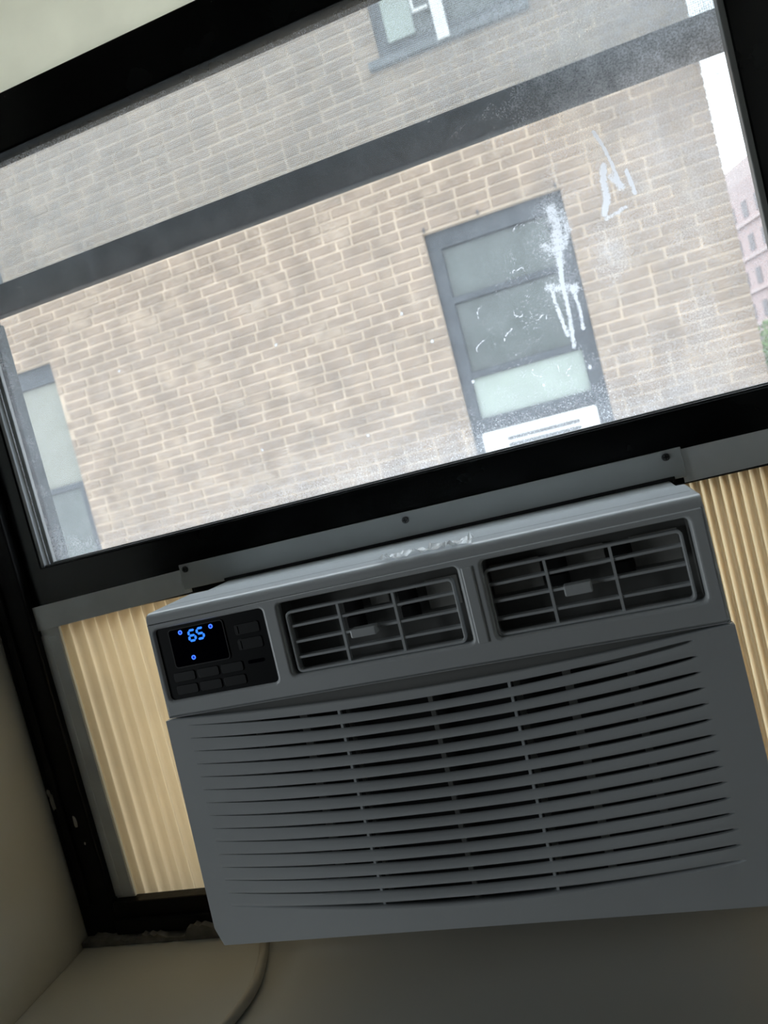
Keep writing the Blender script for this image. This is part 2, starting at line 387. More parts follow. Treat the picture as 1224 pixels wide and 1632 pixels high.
def pane_grid(name, x0, x1, z0, z1, y0, thick, step, fn, mat, parent):
    nx, nz = int((x1 - x0) / step) + 1, int((z1 - z0) / step) + 1
    X, Z = np.meshgrid(np.linspace(x0, x1, nx), np.linspace(z0, z1, nz))
    front = np.stack([X.ravel(), np.full(X.size, y0), Z.ravel()], 1)
    i = np.arange(nx * nz).reshape(nz, nx)
    q = np.stack([i[:-1, :-1], i[:-1, 1:], i[1:, 1:], i[1:, :-1]], -1).reshape(-1, 4)
    b = nx * nz
    back = np.array([(x0, y0 + thick, z0), (x1, y0 + thick, z0), (x1, y0 + thick, z1), (x0, y0 + thick, z1)])
    quad = np.array([[b + 3, b + 2, b + 1, b]])
    V = np.concatenate([front, back]); F = np.concatenate([q, quad])
    me = bpy.data.meshes.new(name); me.from_pydata(V.tolist(), [], F.tolist())
    for k, vals in zip(('haze', 'streak', 'speck'), fn(X.ravel(), Z.ravel())):
        a = me.attributes.new(k, 'FLOAT', 'POINT'); a.data.foreach_set('value', np.concatenate([np.broadcast_to(vals, X.size), np.zeros(4)]).astype(np.float32))
    return finish(name, me, mat, parent)

def lower_dirt(x, z):
    haze = 0.115 + 0 * x
    haze += 0.40 * gauss(x, z, 0.175, 0.27, 0.11, 0.13) + 0.05 * gauss(x, z, 0.12, 0.05, 0.14, 0.16) + 0.10 * gauss(x, z, 0.12, 0.31, 0.25, 0.06)
    haze += (0.22 * gauss(x, 0 * z, -0.10, 0, 0.25, 1) + 0.16) * np.exp(-(z + 0.0165) / 0.032)
    haze += 0.10 * np.exp(-(x + 0.628) / 0.03) + 0.05 * gauss(x, z, -0.55, 0.3, 0.2, 0.3)
    haze += 0.26 * gauss(x, z, 0.0631, 0.1402, 0.014, 0.022) + 0.15 * gauss(x, z, 0.1349, 0.0614, 0.012, 0.020) + 0.06 * gauss(x, z, 0.108, 0.028, 0.05, 0.04)
    haze += 0.16 * gauss(x, z, 0.018, 0.175, 0.018, 0.04) + 0.14 * gauss(x, z, 0.017, 0.118, 0.018, 0.014)
    haze += 0.10 * np.exp(-(0.444 - z) / 0.02)
    st = 0 * x
    def line(pts, wd, s=1.0):
        nonlocal st
        st = np.maximum(st, s * np.clip(1.35 - seg_dist(x, z, pts) / wd, 0, 1))
    line([(.0729, .2521), (.0788, .2353), (.0824, .2183), (.0859, .1959)], .0018)
    line([(.0750, .2185), (.0720, .2054), (.0713, .1892), (.0664, .1778)], .0042, 0.85)
    line([(.0790, .2080), (.0830, .2020), (.0860, .1950)], .0042, .7)
    line([(.0933, .2086), (.0944, .2006), (.0963, .1865)], .0024, .85)
    line([(.0667, .1718), (.0784, .1750), (.0857, .1772)], .0028, .62)
    line([(.0206, .1962), (.0225, .1800)], .0085, .62); line([(.0225, .1800), (.0190, .1607)], .0075, .7); line([(.0190, .1607), (.0177, .1457)], .0052, .75); line([(.0177, .1457), (.0155, .1311), (.0150, .1180)], .0030, .85)
    line([(.0300, .1900), (.0310, .1720), (.0240, .1600)], .0050, .6)
    line([(.0060, .1650), (.0180, .1560)], .0070, .5)
    line([(.0020, .1270), (.0150, .1220), (.0260, .1190)], .0060, .6)
    line([(.0040, .1241), (.0060, .1034), (.0090, .0780)], .0026, .78)
    line([(.0155, .1206), (.0150, .0974), (.0125, .0660)], .0028, .78)
    line([(.0230, .1180), (.0253, .1037), (.0246, .0800)], .0024, .74)
    for cx, cz in ((-.0105, .0590), (-.0300, .0560), (-.0500, .0900), (-.0350, .1150), (-.0150, .1000), (-.0640, .1280), (.0020, .0400), (-.0280, .1500), (-.0060, .1900), (-.070, .0960)):
        a = rng.uniform(0, 6.28); p = [(cx, cz)]
        for _ in range(4):
            a += rng.uniform(-1.3, 1.3); p.append((p[-1][0] + .0035 * math.cos(a), p[-1][1] + .0035 * math.sin(a)))
        line(p, .0011, .62)
    for cx, cz in ((.0222, .0431), (-.0239, .0380), (-.2838, .1536), (-.1437, .1454), (-.4757, .1787), (-.3300, .0500), (-.120, .110), (-.090, .060), (-.21, .035)):
        st = np.maximum(st, 0.9 * gauss(x, z, cx, cz, .0022, .0026))
    speck = 0.75 * np.exp(-(z + 0.0165) / 0.035) * np.clip(gauss(x, 0 * z, -0.06, 0, 0.17, 1) * 1.3, 0, 1)
    speck += 0.30 * gauss(x, z, -0.02, 0.12, 0.06, 0.10) + 0.12 * gauss(x, z, 0.15, 0.24, 0.05, 0.12) + 0.02
    return haze, st, speck
pane_grid('glass_pane', GX0, GX1, GZ0, GZ1, 0.7515, 0.004, 0.0015, lower_dirt, dirty_glass('dirty_window_glass'), sash)

# outer sash behind it: stiles and bottom rail, its own pane
me = plate([(-0.700, 0.2975), (0.262, 0.2975), (0.262, 0.74), (-0.700, 0.74)], [[(-0.655, 0.3340), (0.225, 0.3340), (0.225, 0.70), (-0.655, 0.70)]], 0.790, 0.014, bev=0.002)
osash = finish('outer_sash', me, M['sash_grey'], win)
def upper_dirt(x, z):
    return 0.15 + 0.16 * gauss(x, z, 0.1, 0.45, 0.22, 0.2) + 0.06 * gauss(x, z, -0.55, 0.35, 0.2, 0.2), 0 * x, 0 * x + 0.05
pane_grid('glass_pane', -0.655, 0.225, 0.3340, 0.70, 0.796, 0.004, 0.01, upper_dirt, bpy.data.materials['dirty_window_glass'], osash)
MB().box(-0.700, -0.6555, 0.7915, 0.8115, -0.434, 0.293, bev=0.002).build('outer_track', M['sash_grey'], win)
MB().box(0.215, 0.262, 0.7915, 0.8115, -0.434, 0.293, bev=0.002).build('outer_track', M['sash_grey'], win)
# insect screen outside the outer sash: woven wire, one joined part
def wires():
    V, F = [], []
    x0, x1, z0, z1, r = -0.66, 0.235, 0.325, 0.735, 0.00010
    def bar(ax, bx, az, bz, y):
        k = len(V); V.extend([(ax, y - r, az), (bx, y - r, az), (bx, y - r, bz), (ax, y - r, bz), (ax, y + r, az), (bx, y + r, az), (bx, y + r, bz), (ax, y + r, bz)])
        F.extend([(k, k + 1, k + 2, k + 3), (k + 7, k + 6, k + 5, k + 4), (k, k + 4, k + 5, k + 1), (k + 2, k + 6, k + 7, k + 3), (k + 1, k + 5, k + 6, k + 2), (k, k + 3, k + 7, k + 4)])
    p = 0.0021
    for i in range(int((x1 - x0) / p)): bar(x0 + i * p - r, x0 + i * p + r, z0, z1, 0.8330)
    for i in range(int((z1 - z0) / p)): bar(x0, x1, z0 + i * p - r, z0 + i * p + r, 0.8334)
    me = bpy.data.meshes.new('screen'); me.from_pydata(V, [], F); return me
scr = finish('insect_screen', plate([(-0.69, 0.318), (0.262, 0.318), (0.262, 0.74), (-0.69, 0.74)], [[(-0.66, 0.335), (0.235, 0.335), (0.235, 0.735), (-0.66, 0.735)]], 0.829, 0.009, bev=0.001), M['sash_grey'], win)
tag(finish('screen_mesh', wires(), M['wire'], scr), kind='stuff')
# frosted transom lite above the raised sash
tr = finish('transom_pane', plate([(-0.700, 0.5042), (0.262, 0.5042), (0.262, 0.746), (-0.700, 0.746)], [], 0.7450, 0.006, bev=0.001), M['transom'], win)
tag(tr, 'pale green mottled pane above the black sash rail')
# flakes of old wall paint left on the black frame, and caulk smeared along its foot
for cx, cz, sx, sz in ((-.7035, -.2960, .006, .013), (-.6990, -.3060, .0035, .010), (-.6800, -.3250, .0028, .010), (-.6960, -.1540, .0026, .004), (-.6750, -.3530, .0014, .002), (-.7060, -.2850, .003, .006)):
    n = 9; pts = [(cx + sx * random.uniform(.6, 1.1) * math.cos(2 * math.pi * k / n), cz + sz * random.uniform(.6, 1.1) * math.sin(2 * math.pi * k / n)) for k in range(n)]
    MB().prism(pts, 0.7214 if cx > -.6985 or cx < -.6905 else 0.7174, 0.7222).build('paint_flake', M['flake'], win)
xs = np.linspace(-.709, -.40, 60)
top = [(x, -.4715 + .0045 * math.sin(x * 90) * random.uniform(.2, 1) + .003 * random.random() + (.008 if x > -.56 else 0) * random.uniform(.5, 1)) for x in xs]
MB().prism([(xs[0], -.4775), (xs[-1], -.4775)] + top[::-1], 0.7085, 0.7225).build('caulk_smear', M['caulk'], win)

# ------------------------------------------------------------------ accordion side panels
def accordion(name, x0, x1, period, amp, label, frame_side):
    root = empty(name, ((x0 + x1) / 2, 0.737, -0.434), label, 'side panel')
    V, F, rows = [], [], [-0.4445, -0.26, -0.082]
    prof = []; x = x0; k = 0
    while x < x1:
        p = period * (1 + 0.12 * random.uniform(-1, 1))
        for t in (0, .12, .25, .4, .5, .62, .75, .9):
            yy = 0.7490 + amp * (math.cos(2 * math.pi * t) * 0.85 + 0.15 * math.cos(4 * math.pi * t))
            prof.append((x + p * t, yy))
        x += p
    prof = [q for q in prof if q[0] <= x1]
    for z in rows:
        V += [(px, py, z) for px, py in prof]
    n = len(prof)
    for r in range(len(rows) - 1):
        F += [(r * n + i, r * n + i + 1, (r + 1) * n + i + 1, (r + 1) * n + i) for i in range(n - 1)]
    me = bpy.data.meshes.new('pleats'); me.from_pydata(V, [], F)
    finish('pleated_curtain', me, M['pleat'], root, smooth=True)
    return root
accL = accordion('accordion_panel', -0.655, -0.4005, 0.0178, 0.0060, 'cream pleated accordion panel with grey side strip, beside the display side of the air conditioner', -1)
# frame of the left one: side strip with two shallow steps, top rail with a screw hole
mb = MB().box(-0.6815, -0.6355, 0.7335, 0.7375, -0.4335, -0.0885, bev=0.0008); mb.box(-0.6735, -0.652, 0.7318, 0.7340, -0.430, -0.096, bev=0.0010)
mb.box(-0.6525, -0.6365, 0.7326, 0.7340, -0.432, -0.0985, bev=0.0006)
mb.build('side_strip', M['rail_plastic'], accL)
rail = MB().prism([(-0.6825, -0.0895), (-0.4480, -0.0830), (-0.4480, -0.0560), (-0.6825, -0.0605)], 0.7305, 0.7332)
r = rail.build('top_rail', M['rail_plastic'], accL)
MB().cyl((-0.6661, -0.0658), 0.0018, 0.7298, 0.7306, 12).build('screw_hole', M['screw_slot'], r)  # dark disc on the rail, standing for the shade in a screw hole
MB().box(-0.637, -0.4005, 0.7392, 0.7412, -0.4455, -0.4345, bev=0.0004).build('bottom_rail', M['black_worn'], accL)
accR = accordion('accordion_panel', 0.0695, 0.262, 0.0085, 0.0085, 'tightly folded cream accordion panel beside the air outlet louvers', 1)
r = MB().prism([(0.0800, -0.0840), (0.262, -0.0822), (0.262, -0.0535), (0.0800, -0.0528)], 0.7312, 0.7336).build('top_rail', M['rail_plastic'], accR)
MB().box(0.0695, 0.261, 0.7392, 0.7412, -0.4455, -0.4345, bev=0.0004).build('bottom_rail', M['black_worn'], accR)

# ------------------------------------------------------------------ the air conditioner
ac = empty('air_conditioner', (-0.1655, 0.66, -0.385), 'white window air conditioner with a blue 65 on its display, set under the raised sash', 'air conditioner')
AX0, AX1, AZT, AZB, SEAM = -0.4030, 0.0715, -0.0772, -0.379, -0.1718
Y0 = 0.570
def lean(c):
    """The front leans out towards its foot by 6 percent."""
    c = c.copy(); c[:, 1] += 0.06 * (c[:, 2] + 0.078); return c
ctrl = (-0.3965, -0.2890, -0.1560, -0.0912)             # x0 x1 z0 z1
V1 = (-0.2745, -0.1160, -0.1530, -0.0905); V2 = (-0.0965, 0.0590, -0.1530, -0.0905)
H = lambda q, r=.004: rrect(q[0], q[1], q[2], q[3], r)
me = plate(rrect(AX0, AX1, SEAM, AZT - .0062, .0012), [H(ctrl), H(V1), H(V2)], Y0, 0.012, bev=0.0030, res=4); warp(me, lean)
finish('front_cover', me, M['plastic'], ac)
# rounded shell behind the cover: top, sides and back flange
RT = .0075
prof = [(Y0 - .0002, -.0892), (Y0 - .0002, AZT + .0012 - RT)] + [(Y0 - .0002 + RT - RT * math.cos(math.radians(a)), AZT + .0012 - RT + RT * math.sin(math.radians(a))) for a in range(6, 91, 6)] + [(0.650, AZT + .0016), (0.650, -.0892)]
mb = MB().xprism(prof, AX0 + .0006, AX1 - .0006)
mb.box(AX0 + .0006, AX0 + .006, Y0 + .006, 0.604, AZB + .004, AZT - .004, bev=0.002); mb.box(AX1 - .006, AX1 - .0006, Y0 + .006, 0.604, AZB + .004, AZT - .004, bev=0.002)
mb.box(AX0 + .004, AX1 - .004, Y0 + .004, 0.604, AZB + .0015, AZB + .006, bev=0.002)
mb.build('cover_shell', M['plastic'], ac)
MB().box(AX0 + .004, AX1 - .004, .6005, .6015, AZT + .0002, AZT + .00135).build('top_seam', M['plastic_dark'], ac)
mb = MB().box(AX0 + .004, AX1 - .004, 0.6515, 1.10, -0.390, -0.0790, bev=0.002); mb.box(AX0 + .010, AX1 - .010, 0.6035, 0.6525, -0.390, -0.0880)
mb.build('cabinet', M['steel_white'], ac)
# the step between cover and grille, its shade put into a greyer plastic
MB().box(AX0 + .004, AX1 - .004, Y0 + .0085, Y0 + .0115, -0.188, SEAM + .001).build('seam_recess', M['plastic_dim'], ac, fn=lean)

# lower grille: panel with one slotted field; slats, ribs and filter behind
UL, UR, NS = -0.3845, 0.0437, 15
ZS = np.linspace(-0.1792, -0.3440, NS); PITCH = ZS[0] - ZS[1]; SAG, GAP = 0.0128, 0.0070
def cen(k, t): return ZS[0] - PITCH * k - SAG * 4 * t * (1 - t)
def gap(t):
    return 0.0001 + GAP * float(np.interp(t, [0, .03, .25, .45, .6, .985, 1], [0, .10, .62, 1, 1, .40, 0]))
T = np.append(np.linspace(0, .988, 41), 1.0)
ux = lambda t: UL + (UR - UL) * t
wedge = [(AX0 + .002 + (AX1 - AX0 - .004) * t, SEAM - .0008 - 0.0095 * 4 * t * (1 - t)) for t in np.linspace(0, 1, 41)]
outline = [(AX0 - .0025, SEAM - .001)] + [(AX0 - .0035, AZB + .016), (AX0 + .0025, AZB), (AX1 - .0025, AZB), (AX1 + .002, AZB + .016)] + [(AX1 + .0015, SEAM - .001)] + wedge[::-1]
hole = [(ux(t), cen(0, t) + gap(t) / 2) for t in T] + [(ux(t), cen(NS - 1, t) - gap(t) / 2) for t in T[::-1]]
me = plate(outline, [hole], Y0 - .0005, 0.010); warp(me, lean)
gr = finish('intake_grille', me, M['plastic'], ac)
def slat_mesh(k):
    V, F = [], []
    prof = []
    for t in T:
        zt, zb = cen(k, t) - gap(t) / 2, cen(k + 1, t) + gap(t) / 2
        s_ = max(0.0, math.sin(math.pi * t)); d = 0.0054 * s_ ** 1.15; h = zt - zb; y = Y0 - .0005; e = s_ ** 1.3
        ring = [(y + .0004 * e, zb), (y, zb + .0006 * e), (y + .0002 * e + .04 * d, zb + .30 * h), (y + .0004 * e + .34 * d, zb + .60 * h), (y + .0006 * e + .72 * d, zb + .85 * h), (y + .001 * e + d, zt), (y + .0035 + d, zt - .0004), (y + .0040, zb + .0012), (y + .0024, zb)]
        V += [(ux(t), a, b) for a, b in ring]
    n = len(ring)
    for i in range(len(T) - 1):
        for j in range(n):
            F.append((i * n + j, (i + 1) * n + j, (i + 1) * n + (j + 1) % n, i * n + (j + 1) % n))
    F.append(tuple(range(n))); F.append(tuple((len(T) - 1) * n + j for j in range(n))[::-1])
    me = bpy.data.meshes.new('slat'); me.from_pydata(V, [], F)
    bm = bmesh.new(); bm.from_mesh(me); bmesh.ops.recalc_face_normals(bm, faces=bm.faces[:]); bm.to_mesh(me); bm.free()
    warp(me, lean)
    return me
s0 = finish('slat', slat_mesh(0), M['plastic'], gr)
s0.data.polygons.foreach_set('use_smooth', np.ones(len(s0.data.polygons), bool))
s0.data.set_sharp_from_angle(angle=math.radians(50))
for k in range(1, NS - 1): link_copy(s0, Vector((0, -0.06 * PITCH * k, -PITCH * k)))
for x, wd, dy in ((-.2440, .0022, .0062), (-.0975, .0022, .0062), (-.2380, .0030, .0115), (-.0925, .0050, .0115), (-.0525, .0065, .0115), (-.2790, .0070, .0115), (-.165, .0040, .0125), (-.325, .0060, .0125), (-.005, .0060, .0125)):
    MB().box(x - wd / 2, x + wd / 2, Y0 + dy, Y0 + dy + .004, -0.372, -0.186).build('support_rib', M['plastic'] if dy < .01 else M['plastic_dim'], gr, fn=lean)  # deeper ribs take a greyer plastic, putting the shade behind the slats into colour
MB().box(AX0 + .008, AX1 - .008, Y0 + .022, Y0 + .024, -0.374, -0.176).build('air_filter', M['plastic_dark'], gr, fn=lean)

# air outlets: duct box, louver frame with bars, tab
def outlet(q, bars_l, bars_r, frame, ribs, tab, pale_blocks):
    x0, x1, z0, z1 = q
    mb = MB(); d0, d1 = Y0 + .0115, Y0 + .030
    mb.box(x0 - .003, x1 + .003, d0, d1, z1, z1 + .002); mb.box(x0 - .003, x1 + .003, d0 - .002, d1, z0 - .002, z0)
    mb.box(x0 - .003, x0, d0, d1, z0, z1); mb.box(x1, x1 + .003, d0, d1, z0, z1); mb.box(x0 - .003, x1 + .003, d1, d1 + .002, z0 - .002, z1 + .002)
    duct = mb.build('outlet_duct', M['plastic_dim'], ac, fn=lean)
    for (a, b, c, d) in pale_blocks:
        MB().box(a, b, d1 - .005, d1 - .0005, c, d, bev=.0004).build('pale_duct_block', M['duct_pale'], duct, fn=lean)  # paler blocks at the back of the duct
    for xx in ribs:
        for zz in (frame[3] - .009, frame[3] - .0235):
            MB().box(xx + .001, xx + .0155, d1 - .012, d1 - .004, zz - .0062, zz + .0055).build('vane_clip', M['plastic_dark'], duct, fn=lean)
    fx0, fx1, fz0, fz1 = frame
    me = plate(rrect(fx0, fx1, fz0, fz1, .0045), [rrect(fx0 + .0022, fx1 - .0022, fz0 + .0022, fz1 - .0022, .003)], Y0 + .004, 0.008, bev=0.0007); warp(me, lean)
    lf = finish('louver_frame', me, M['plastic'], ac)
    for a, b in zip(bars_l, bars_r):
        MB().prism([(fx0 + .001, a - .001), (fx1 - .001, b - .001), (fx1 - .001, b + .001), (fx0 + .001, a + .001)], Y0 + .0055, Y0 + .0135).build('louver_bar', M['plastic'], lf, fn=lean)
    for xx in ribs:
        MB().box(xx - .0011, xx + .0011, Y0 + .0048, Y0 + .0105, fz0 + .001, fz1 - .001).build('louver_rib', M['plastic'], lf, fn=lean)
    MB().box(tab[0], tab[1], Y0 - .001, Y0 + .010, tab[2], tab[3], bev=.0012).build('louver_tab', M['plastic'], lf, fn=lean)
outlet(V1, (-.1128, -.1265, -.1398), (-.1120, -.1262, -.1396), (-.2705, -.1215, -.1525, -.0993), (-.2228, -.1738), (-.2150, -.1925, -.1312, -.1240),
       [(-.150, -.122, -.125, -.101), (-.200, -.183, -.112, -.103)])
outlet(V2, (-.1118, -.1252, -.1396), (-.1105, -.1248, -.1398), (-.0968, .0532, -.1525, -.0985), (-.0490, .0006), (-.0388, -.0178, -.1306, -.1222),
       [(-.0945, -.054, -.124, -.100), (-.0335, -.0035, -.112, -.100), (.0165, .052, -.124, -.100), (-.015, -.004, -.1165, -.1125)])
MB().box(-.1125, -.1035, Y0 - .0012, Y0 + .004, -.154, -.0925, bev=.001).build('divider_post', M['plastic'], ac, fn=lean)

# control panel: black plate > display, digits, leds, buttons
cp = finish('control_panel', plate(H((ctrl[0] - .002, ctrl[1] + .002, ctrl[2] - .002, ctrl[3] + .002)), [], Y0 + .0028, .004, bev=.0005), M['panel_black'], ac); warp(cp.data, lambda c: c)
def leanpart(me): warp(me, lean); return me
cp_shear = np.array([[0.0]])
warp(cp.data, lambda c: np.stack([c[:, 0], c[:, 1] + 0.06 * (c[:, 2] + (WORLD[cp.name].z - OFF.z) + .078), c[:, 2]], 1))
DP = (-.3835, -.3295, -.1280, -.0945)
finish('display_bezel', leanpart(plate(H((DP[0] - .0008, DP[1] + .0008, DP[2] - .0008, DP[3] + .0008), .003), [H(DP, .0025)], Y0 + .0020, .0012)), M['button_edge'], cp)
disp = finish('display', leanpart(plate(H((DP[0] + .0003, DP[1] - .0003, DP[2] + .0003, DP[3] - .0003), .0025), [], Y0 + .0022, .0012)), M['display'], cp)
SEGS = {'6': 'afgcde', '5': 'afgcd'}
def digit(ch, cx, cz, wd, h):
    th, g, s = .0019, .00045, .07; mb = MB()
    def q(ax, az, bx, bz):
        L = math.hypot(bx - ax, bz - az); dx, dz = (bx - ax) / L, (bz - az) / L; nx, nz = -dz * th / 2, dx * th / 2
        ax, az, bx, bz = ax + dx * g, az + dz * g, bx - dx * g, bz - dz * g; c = th * .45
        mb.prism([(cx + a + s * b_, cz + b_) for a, b_ in ((ax, az), (ax + dx * c - nx, az + dz * c - nz), (bx - dx * c - nx, bz - dz * c - nz), (bx, bz), (bx - dx * c + nx, bz - dz * c + nz), (ax + dx * c + nx, az + dz * c + nz))], Y0 + .0017, Y0 + .0022)
    W2, H2 = wd / 2, h / 2
    P = {'a': (-W2, H2, W2, H2), 'f': (-W2, 0, -W2, H2), 'g': (-W2, 0, W2, 0), 'c': (W2, -H2, W2, 0), 'd': (-W2, -H2, W2, -H2), 'e': (-W2, -H2, -W2, 0)}
    for k in SEGS[ch]: q(*P[k])
    return mb.build('digit', M['digit'], cp, fn=lean)
digit('6', -.3607, -.1023, .0062, .0092); digit('5', -.3523, -.1019, .0062, .0092)
for cx, cz in ((-.3718, -.0978), (-.3410, -.0978), (-.3643, -.1216)):
    n = 20; ring = lambda r: [(cx + r * math.cos(2 * math.pi * k / n), cz + r * math.sin(2 * math.pi * k / n)) for k in range(n)]
    finish('indicator_ring', leanpart(plate(ring(.0020), [ring(.0012)], Y0 + .0017, .0005)), M['led'], cp)
    MB().cyl((cx, cz), .0011, Y0 + .0019, Y0 + .0022, 14).build('indicator_core', M['led_core'], cp, fn=lean)
for row, (za, zb) in enumerate(((-.1410, -.1325), (-.1525, -.1440))):
    for col in range(3):
        x0 = -.3885 + col * .0240
        finish('push_button', leanpart(plate(H((x0, x0 + .0215, za, zb), .002), [], Y0 + .0020, .0012, bev=.0004)), M['button'], cp)
for za, zb in ((-.1105, -.1010), (-.1240, -.1140)):
    finish('arrow_button', leanpart(plate(H((-.3190, -.2955, za, zb), .002), [], Y0 + .0021, .0010, bev=.0004)), M['button'], cp)
    MB().box(-.3172, -.3160, Y0 + .0016, Y0 + .0022, za + .0015, zb - .0015).build('indicator_mark', M['button_edge'], cp, fn=lean)
finish('sensor_slot', leanpart(plate(H((-.3135, -.2985, -.1365, -.1335), .001), [], Y0 + .0022, .0008)), M['display'], cp)

# mounting bracket across the foot of the sash, three screws
br = MB().box(-0.4535, 0.0825, 0.7275, 0.7300, -0.0785, -0.0502, bev=.0006).build('top_bracket', M['bracket'], ac)
for x, z in ((-.4461, -.0562), (-.1869, -.0585), (.0681, -.0566)):
    mb = MB().cyl((x, z), .0036, 0.7262, 0.7276, 16); mb.cyl((x, z), .0026, 0.7248, 0.7263, 16)
    sc = mb.build('screw', M['screw'], br)
    MB().box(x - .0022, x + .0022, 0.7244, 0.7250, z - .0004, z + .0004).box(x - .0004, x + .0004, 0.7244, 0.7250, z - .0022, z + .0022).build('screw_slot', M['screw_slot'], sc)

MB().box(-0.4020, 0.0720, 0.7255, 0.7276, -0.0789, -0.0755, bev=.0006).build('gap_shade_strip', M['plastic_dark'], ac)  # dark strip added for the shaded gap under the bracket

# power cord lying on the sill and hanging over its edge
def smooth_path(P, n=8):
    P = [Vector(p) for p in P]; Q = []
    for i in range(len(P) - 1):
        a, b, c, d = P[max(i - 1, 0)], P[i], P[i + 1], P[min(i + 2, len(P) - 1)]
        for k in range(n):
            t = k / n; Q.append(0.5 * ((2 * b) + (c - a) * t + (2 * a - 5 * b + 4 * c - d) * t * t + (3 * b - a - 3 * c + d) * t ** 3))
    return Q + [P[-1]]
cz = WZ0 + .0057
path = smooth_path([(-.425, .690, -.386), (-.440, .700, -.430), (-.4495, .688, cz), (-.4379, .656, cz), (-.4306, .6199, cz), (-.4328, .5915, cz), (-.4383, .5688, cz), (-.4495, .540, cz), (-.47, .48, cz), (-.48, .40, cz + .001), (-.482, .366, cz - .006), (-.482, .360, cz - .04), (-.47, .363, -.9), (-.45, .37, -1.2), (-.42, .386, -1.25)])
MB().tube(path, .0054, 12).build('power_cord', M['cord'], ac, smooth=True)

# crumpled clear tape left on the top edge of the cover
def tape():
    V, F = [], []; nx, ny = 34, 5
    for i in range(nx):
        for j in range(ny):
            x = -.178 + .078 * i / (nx - 1); y = Y0 + .004 + .022 * j / (ny - 1) + .002 * math.sin(i * .7)
            V.append((x, y, AZT + .0018 + abs(random.gauss(0, .0016)) + .0030 * max(0, math.sin(i * .55 + j)) ** 3))
    for i in range(nx - 1):
        for j in range(ny - 1): F.append((i * ny + j, (i + 1) * ny + j, (i + 1) * ny + j + 1, i * ny + j + 1))
    me = bpy.data.meshes.new('tape'); me.from_pydata(V, [], F); return me
tag(finish('clear_tape', tape(), M['tape']), 'crumpled strip of clear tape stuck on the top edge of the air conditioner', 'tape')

# ------------------------------------------------------------------ the brick building across the alley
YB, BX1 = 4.85, 1.113
bld = empty('brick_building', (-2.0, YB + 2, -6.0), 'tan brick building across the alley, filling the view through the dirty window', 'building')
OP = [(-.670, .215, -.62, 1.381), (-4.52, -3.622, -.62, 1.387), (-.670, .215, 2.485, 3.15)]
rect = lambda x0, x1, z0, z1: [(x0, z0), (x1, z0), (x1, z1), (x0, z1)]
core = finish('mortar_wall', plate(rect(-9, BX1 - .004, -6, 3.4), [rect(*o) for o in OP], YB + .005, .12), M['mortar'], bld)
MB().box(-9, BX1 - .004, YB + .1255, YB + 4, -6, 3.4).build('wall_core', M['mortar'], bld)
BL, BH, BM, CO = .1880, .0530, .0150, .0677
def brick_geo(x0, x1, z0, z1, y0, y1, c=.004):
    j = lambda: random.uniform(-.0012, .0012)
    V = [(x0, y1, z0), (x1, y1, z0), (x1, y1, z1), (x0, y1, z1), (x0, y0 + c, z0), (x1, y0 + c, z0), (x1, y0 + c, z1), (x0, y0 + c, z1),
         (x0 + c + j(), y0, z0 + c + j()), (x1 - c + j(), y0, z0 + c + j()), (x1 - c + j(), y0, z1 - c + j()), (x0 + c + j(), y0, z1 - c + j())]
    F = [(8, 9, 10, 11)]
    for a, b in ((0, 4), (4, 8)):
        F += [(a + k, a + (k + 1) % 4, b + (k + 1) % 4, b + k) for k in range(4)]
    return V, F
bricks = []
for r in range(-30, 41):
    zt = 1.381 + .0677 + r * CO; zb = zt - BH
    if zt < -.75 or zt > 3.4: continue
    x = BX1 - (.0 if r % 2 else .1015) - 0.0; row = []
    if r % 2 == 0: row.append((BX1 - .0975, BX1))
    xx = BX1 - (.1015 if r % 2 == 0 else 0)
    while xx > -6.4:
        short = random.random() < .06
        L = BL * (.48 if short else 1)
        row.append((xx - L, xx)); xx -= L + BM * random.uniform(.85, 1.3)
    for a, b in row:
        segs = [(a, b)]
        for ox0, ox1, oz0, oz1 in OP:
            if zt > oz0 + .02 and zb < oz1 - .012:
                ns = []
                for s, e in segs:
                    if s < ox0: ns.append((s, min(e, ox0)))
                    if e > ox1: ns.append((max(s, ox1), e))
                segs = ns
        for s, e in segs:
            if e - s > .03: bricks.append((s, e, zb + random.uniform(-.002, .002), zt + random.uniform(-.002, .002)))
def key(b):
    cx, cz = (b[0] + b[1]) / 2, (b[2] + b[3]) / 2
    vis = -0.3 < cx * .155 + 1 and -.12 < cz < 2.7 and cx > -4.0
    return (0 if vis else 1, (b[1] - b[0] < .15), cx * cx + cz * cz + YB * YB)
bricks.sort(key=key)
variants = []
for v in range(4):
    V, F = brick_geo(-BL / 2, BL / 2, -BH / 2, BH / 2, -.0015, .012)
    me = bpy.data.meshes.new('brick'); me.from_pydata(V, [], F); me.materials.append(M['brick']); variants.append(me)
ob0 = None
for i, (a, b, z0, z1) in enumerate(bricks[:300]):
    o = bpy.data.objects.new('brick', variants[i % 4]); COL.objects.link(o)
    o.parent = bld; o.location = Vector(((a + b) / 2, YB + .0 + random.uniform(-.002, .002), (z0 + z1) / 2)) + OFF - WORLD[bld.name]
    o.scale = ((b - a) / BL, 1, (z1 - z0) / BH)
V, F = [], []
for a, b, z0, z1 in bricks[300:]:
    dy = random.uniform(-.002, .002); v, f = brick_geo(a, b, z0, z1, YB - .0015 + dy, YB + .012 + dy)
    k = len(V); V += v; F += [tuple(k + i for i in q) for q in f]
me = bpy.data.meshes.new('brickwork'); me.from_pydata(V, [], F)
tag(finish('brickwork', me, M['brick'], bld), kind='stuff')

